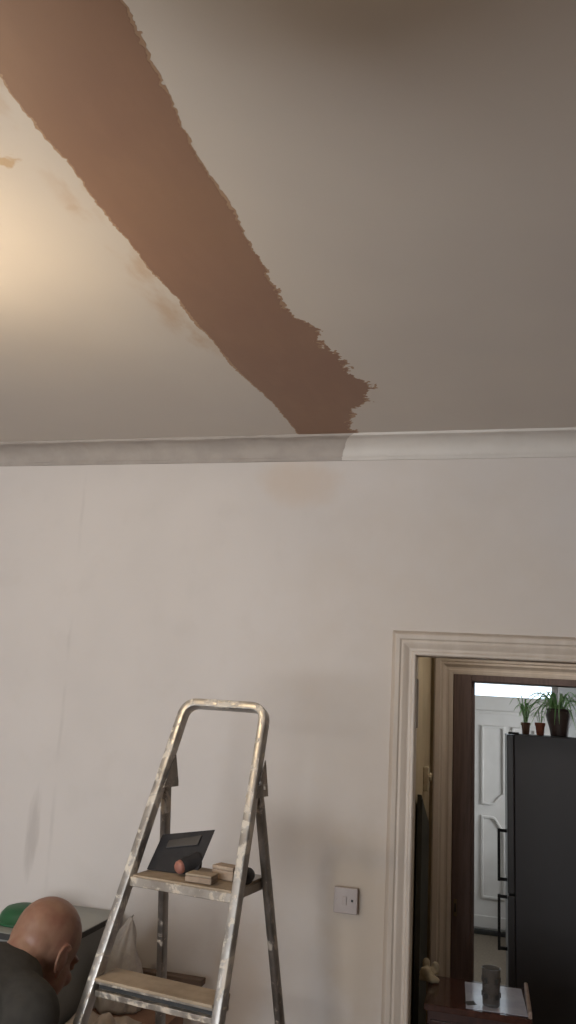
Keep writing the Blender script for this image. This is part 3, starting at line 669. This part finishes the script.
M_leaf2 = simple('pale_leaf_green', (.32, .52, .20), (.40, .58, .28), .5, 8, bump=.1)
def leaf(parent, base, az, length, rise, droop, wd, m):
    bm = BM(); d = V((math.cos(az), math.sin(az), 0)); s = V((-math.sin(az), math.cos(az), 0)); n = 9; L = []
    for i in range(n+1):
        t = i/n; p = V(base) + d*(length*(t*.55+.45*t*t)) + ZZ*(rise*math.sin(min(PI, t*2.2)) - droop*t*t*t)
        p.z = max(p.z, FZ+.006+.002*t)
        ww = wd*(.55+.9*t)*(1-t**3)+.0006
        L.append([bm.verts.new(p - s*ww + ZZ*ww*.5), bm.verts.new(p), bm.verts.new(p + s*ww + ZZ*ww*.5)])
    for a, b in zip(L, L[1:]):
        for k in (0, 1): bm.faces.new((a[k], a[k+1], b[k+1], b[k]))
    ex = bmesh.ops.extrude_face_region(bm, geom=bm.faces[:]); bmesh.ops.translate(bm, verts=[q for q in ex['geom'] if isinstance(q, bmesh.types.BMVert)], vec=(0, 0, .0007))
    return obj('leaf', bm, m, parent, True)
big = pot('potted_spider_plant', 'large dark brown pot of trailing spider plant on the fridge', .435, 2.33, [(.045, 0), (.052, .004), (.060, .05), (.074, .10), (.080, .125), (.074, .148), (.072, .156), (.079, .160), (.079, .168), (.068, .168), (.066, .145), (.001, .144)], M_brownpot, .066, .147)
rnd = random.Random(5)
for k in range(46):
    az = rnd.uniform(0, 2*PI) if k % 3 else rnd.uniform(2.3, 4.0)
    leaf(big, (.435+.03*math.cos(az), 2.33+.03*math.sin(az), FZ+.146), az, rnd.uniform(.10, .26), rnd.uniform(.05, .15), rnd.uniform(.04, .16), rnd.uniform(.0045, .007), M_leaf if k % 2 else M_leaf2)
sm = pot('potted_seedling', 'smallest brown clay pot with upright pale leaves on the fridge', .232, 2.30, [(.020, 0), (.021, .002), (.026, .055), (.029, .056), (.030, .072), (.025, .072), (.024, .058), (.001, .056)], M_clay, .024, .060)
for k in range(16):
    az = rnd.uniform(0, 2*PI); leaf(sm, (.232+.008*math.cos(az), 2.30+.008*math.sin(az), FZ+.058), az, rnd.uniform(.03, .11), rnd.uniform(.08, .19), rnd.uniform(.0, .05), rnd.uniform(.004, .006), M_leaf2 if k % 3 else M_leaf)
tc_ = pot('potted_cutting', 'small red terracotta pot between the two other plants on the fridge', .318, 2.29, [(.021, 0), (.022, .002), (.028, .056), (.031, .057), (.032, .076), (.027, .076), (.026, .060), (.001, .058)], M_terra, .026, .062)
for k in range(7):
    az = rnd.uniform(0, 2*PI); leaf(tc_, (.318+.008*math.cos(az), 2.29+.008*math.sin(az), FZ+.060), az, rnd.uniform(.03, .07), rnd.uniform(.05, .10), rnd.uniform(.0, .04), .003, M_leaf)

# ------------------------------------------------------------------ bald man bending down at the left
HC = V((-1.176, -.871, 1.060)); PHI = R(62); HP = R(36); HPHI = R(73); HS = 1.05
ff = V((math.cos(PHI), math.sin(PHI), 0)); rr_ = V((math.sin(PHI), -math.cos(PHI), 0))
h0 = V((math.cos(HPHI), math.sin(HPHI), 0)); hr = V((math.sin(HPHI), -math.cos(HPHI), 0))
hf = h0*math.cos(HP) - ZZ*math.sin(HP); hu = hr.cross(hf); HA = (hf*HS, hr*HS, hu*HS)
def hd(f, r, u): return HC + (hf*f + hr*r + hu*u)*HS
LEAN = R(62); tv = ff*math.sin(LEAN) + ZZ*math.cos(LEAN); tn = rr_.cross(tv)   # tn points out of the back
NB = HC - ff*.100 - ZZ*.048 + rr_*.01                                                     # base of the neck
def body(s, r): return NB - tv*s + rr_*r
pel = body(.54, 0); hip = {s: body(.56, s*.095) for s in (-1, 1)}
sho = {s: body(.045, s*.165) - ZZ*.02 for s in (-1, 1)}
elb = {s: sho[s] - ff*.10 + rr_*s*.0 - ZZ*.27 for s in (-1, 1)}
wri = {s: elb[s] + ff*.05 - rr_*s*.09 - ZZ*.21 for s in (-1, 1)}
ank = {s: V((hip[s].x, hip[s].y, .085)) + ff*.02 + rr_*s*.05 for s in (-1, 1)}
kne = {s: (hip[s]+ank[s])/2 + ff*.17 + rr_*s*.03 + ZZ*.03 for s in (-1, 1)}
bm = BM()
ell(bm, hd(-.012, 0, .030), (.101, .077, .091), HA); ell(bm, hd(-.050, 0, .004), (.058, .066, .060), HA)
ell(bm, hd(.045, 0, -.045), (.051, .066, .078), HA); ell(bm, hd(.026, 0, -.080), (.052, .062, .042), HA); ell(bm, hd(.078, 0, -.108), (.022, .024, .019), HA)
ell(bm, hd(.100, 0, -.032), (.020, .013, .024), HA); ell(bm, hd(.104, 0, -.046), (.016, .017, .011), HA); ell(bm, hd(.080, 0, .018), (.018, .055, .013), HA)
ell(bm, hd(.092, 0, -.074), (.010, .026, .007), HA); ell(bm, hd(.090, 0, -.084), (.010, .023, .007), HA)
for s in (-1, 1):
    ell(bm, hd(.072, s*.042, -.030), (.022, .020, .020), HA)
    ell(bm, hd(.0865, s*.031, .001), (.010, .013, .009), HA)
    # ear: tilted shell with a rolled rim and lobe
    ea = (hf*math.cos(R(14)) + hu*math.sin(R(14)))*1.0; eu = hu*math.cos(R(14)) - hf*math.sin(R(14)); eo = (hr*s - hf*.45).normalized()
    c = hd(-.006, s*.080, -.014)
    ell(bm, c + eo*.004, (.019, .031, .007), (ea, eu, eo)); ell(bm, c - eu*.031 + ea*.004, (.010, .013, .007), (ea, eu, eo))
    rim = [c + eo*.010 + eu*.037*math.sin(a) - ea*.023*math.cos(a) for a in [R(x) for x in range(-50, 150, 20)]]
    for p, q in zip(rim, rim[1:]): cap(bm, p, q, .0052, .0052, 10)
cap(bm, hd(-.050, 0, -.045), NB + tn*.0 - tv*.02, .062, .070); cap(bm, hd(.0, 0, -.07), NB + tv*.03 - tn*.02, .050, .060)
cap(bm, hd(-.072, 0, -.030), NB + tn*.02, .040, .05)
ell(bm, body(.16, 0), (.20, .165, .10), (tv, rr_, tn)); ell(bm, body(.42, 0), (.18, .145, .10), (tv, rr_, tn)); ell(bm, pel, (.13, .155, .11), (tv, rr_, tn))
for s in (-1, 1):
    cap(bm, body(.03, s*.05), sho[s], .055, .058); cap(bm, sho[s], elb[s], .052, .040); cap(bm, elb[s], wri[s], .040, .027)
    cap(bm, hip[s], kne[s], .080, .055); cap(bm, kne[s], ank[s], .054, .036); cap(bm, ank[s], ank[s] + ff*.15 - ZZ*.055, .034, .024); cap(bm, ank[s], ank[s] - ff*.04 - ZZ*.05, .034, .030)
    # hand: palm, four bent fingers of different length, thumb from the side of the palm
    fd_ = (ff*.35 - ZZ*.94).normalized(); pa = rr_*s; pr = fd_.cross(pa).normalized()   # fd_: along the fingers, ax: across the palm
    ax = pr if pr.dot(ff) > 0 else -pr; inn = -pa
    ell(bm, wri[s] + fd_*.055, (.050, .040, .016), (fd_, ax, inn))
    for k, ln in enumerate((.068, .078, .073, .058)):
        b0 = wri[s] + fd_*.090 + ax*(.029-.0195*k); b1 = b0 + fd_*ln*.45 + inn*.008; b2 = b1 + fd_*ln*.33 + inn*.016; b3 = b2 + fd_*ln*.2 + inn*.018
        cap(bm, b0, b1, .0092, .0088, 10); cap(bm, b1, b2, .0088, .0082, 10); cap(bm, b2, b3, .0082, .0072, 10)
    t0 = wri[s] + fd_*.030 + ax*.028; t1 = t0 + ax*.026 + fd_*.024 + inn*.008; t2 = t1 + ax*.008 + fd_*.032 + inn*.012
    cap(bm, t0, t1, .013, .0105, 10); cap(bm, t1, t2, .0105, .0085, 10)
n = N('ruddy_skin'); f = n.noise(18, 4); g = n.noise(260, 2)
c = n.mix(n.ramp(f, .35, .7), (.245, .135, .088), (.205, .092, .062))
n.bump(g, .12, .001)
M_skin = n.set(c, .48, spec=.4, Subsurface_Weight=.05)
man = thing('person', 'bald man in a dark grey-green top bending down at the bottom left', 'person', V((ank[1].x+ank[-1].x, ank[1].y+ank[-1].y, 0))/2)
bake(obj('body', bm, M_skin, man), .0045, 5)
M_shirt = simple('dark_olive_grey_cotton', (.034, .030, .025), (.027, .024, .020), .95, 40, bump=.3)
bm = BM()
ell(bm, body(.16, 0) + tn*.005, (.235, .195, .125), (tv, rr_, tn)); ell(bm, body(.42, 0), (.20, .170, .122), (tv, rr_, tn)); ell(bm, body(.54, 0), (.11, .172, .128), (tv, rr_, tn))
cap(bm, NB - tv*.045 + tn*.005, NB - tv*.10, .088, .10)
for s in (-1, 1):
    cap(bm, body(.055, s*.04) + tn*.01, sho[s] + tn*.005, .085, .082); cap(bm, sho[s], sho[s].lerp(elb[s], .72), .075, .068)
for v in bm.verts: v.co += noise.noise_vector(v.co*9)*.006
bake(obj('shirt', bm, M_shirt, man), .006, 5)
bm = BM(); M_trs = simple('dusty_work_trousers', (.07, .07, .075), (.11, .105, .10), .95, 14, bump=.3)
ell(bm, pel - tv*.03, (.13, .172, .128), (tv, rr_, tn))
for s in (-1, 1): cap(bm, hip[s], kne[s], .105, .078); cap(bm, kne[s], ank[s] + ZZ*.02, .076, .062)
for v in bm.verts: v.co += noise.noise_vector(v.co*11)*.006
bake(obj('trousers', bm, M_trs, man), .007, 5)
M_boot = simple('tan_work_boot', (.17, .11, .065), (.11, .075, .05), .7, 20, bump=.2)
for s in (-1, 1):
    b0 = V((ank[s].x, ank[s].y, 0)); bm = BM()
    ell(bm, b0 + ff*.055 + ZZ*.045, (.135, .052, .042), (ff, rr_, ZZ)); cap(bm, b0 - ff*.02 + ZZ*.06, b0 - ff*.01 + ZZ*.13, .052, .056); ell(bm, b0 + ff*.12 + ZZ*.048, (.07, .054, .044), (ff, rr_, ZZ))
    bt_ = obj('boot', bm, M_boot, man); bake(bt_, .006, 3)
    bm = BM(); rs = []
    prof_ = [b0 + ff*(.05+.145*math.cos(2*PI*i/28)) + rr_*(.054*math.sin(2*PI*i/28)) for i in range(28)]
    rings(bm, [[p + ZZ*.0005 for p in prof_], [p + ZZ*.022 for p in prof_]]); obj('sole', bm, M_dark, bt_)

# ------------------------------------------------------------------ out-of-view lamps: bulb, added drum pendant, added lobby light
M_flex = simple('white_flex', (.6, .58, .54), None, .5, 10, bump=0)
BULB = V((-1.40, -1.64, 2.53))
pb = thing('pendant_bulb', 'bare lit warm bulb hanging on a white flex from the ceiling', 'light', BULB - ZZ*.07)
bm = BM(); lathe(bm, [(.045, H), (.045, H-.012), (.03, H-.03), (.008, H-.04)][::-1], (BULB.x, BULB.y, 0), 24); obj('ceiling_rose', bm, M_cove_white, pb, True, auto=40)
bm = BM(); sweep(bm, [(BULB.x, BULB.y, H-.035), (BULB.x, BULB.y, BULB.z+.09)], circ(.0035, 8), (1, 0, 0)); obj('flex', bm, M_flex, pb)
bm = BM(); lathe(bm, [(.012, .095), (.018, .085), (.019, .045), (.016, .040)][::-1], BULB, 20); obj('lamp_holder', bm, M_cove_white, pb, True, auto=40)
n = N('lit_bulb'); M_bulb = n.set((1, .8, .5), .3); n.b.inputs['Emission Color'].default_value = (1, .72, .38, 1); n.b.inputs['Emission Strength'].default_value = 30
bm = BM(); lathe(bm, [(.001, -.06), (.012, -.058), (.024, -.048), (.030, -.03), (.028, -.01), (.020, .012), (.014, .028), (.013, .040)], BULB, 24); obj('bulb', bm, M_bulb, pb, True)
pl_ = bpy.data.lights.new('bulb_light', 'POINT'); pl_.energy = 13.5; pl_.color = (1, .80, .53); pl_.shadow_soft_size = .035
po = bpy.data.objects.new('bulb_light', pl_); COL.objects.link(po); po.location = BULB - ZZ*.085
# added unlit pendant, its wide dark drum put here to darken the ceiling
SHC = V((-.36, -2.79, 2.53))
sp_ = thing('added_shading_pendant', 'added unlit pendant whose wide dark brown drum shade darkens the ceiling', 'light', SHC)
M_fab = simple('dark_brown_shade_fabric', (.05, .03, .02), (.04, .025, .017), .9, 60, bump=.3)
bm = BM(); lathe(bm, [(.40, 0), (.405, .002), (.39, .23), (.385, .232), (.382, .228), (.397, .003)], SHC, 48); obj('drum_shade', bm, M_fab, sp_, True, auto=50)
bm = BM(); lathe(bm, [(.385, .218), (.388, .222), (.388, .226), (.02, .226), (.02, .218)], SHC, 40); obj('top_diffuser', bm, M_fab, sp_)
bm = BM(); lathe(bm, [(.045, H), (.045, H-.012), (.03, H-.03), (.008, H-.04)][::-1], (SHC.x, SHC.y, 0), 24); obj('ceiling_rose', bm, M_cove_white, sp_, True, auto=40)
bm = BM(); sweep(bm, [(SHC.x, SHC.y, H-.035), (SHC.x, SHC.y, SHC.z+.20)], circ(.0035, 8), (1, 0, 0)); obj('flex', bm, M_flex, sp_)
bm = BM(); lathe(bm, [(.018, .13), (.018, .20), (.006, .21)], SHC, 16); obj('lamp_holder', bm, M_cove_white, sp_)
# small unseen ceiling light added to brighten the lobby
lb = thing('added_lobby_light', 'added round opal ceiling light brightening the lobby', 'light', (.25, .75, 2.33))
bm = BM(); lathe(bm, [(.095, .055), (.10, .058), (.10, .07), (.09, .07)], (.25, .75, 2.33), 28); obj('base_ring', bm, M_cove_white, lb)
n = N('lit_opal_glass'); M_opal = n.set((.9, .8, .65), .4); n.b.inputs['Emission Color'].default_value = (1, .91, .81, 1); n.b.inputs['Emission Strength'].default_value = 36
bm = BM(); lathe(bm, [(.001, 0), (.04, .004), (.07, .018), (.088, .04), (.092, .056), (.001, .057)], (.25, .75, 2.33), 28); obj('opal_dome', bm, M_opal, lb, True, auto=60)
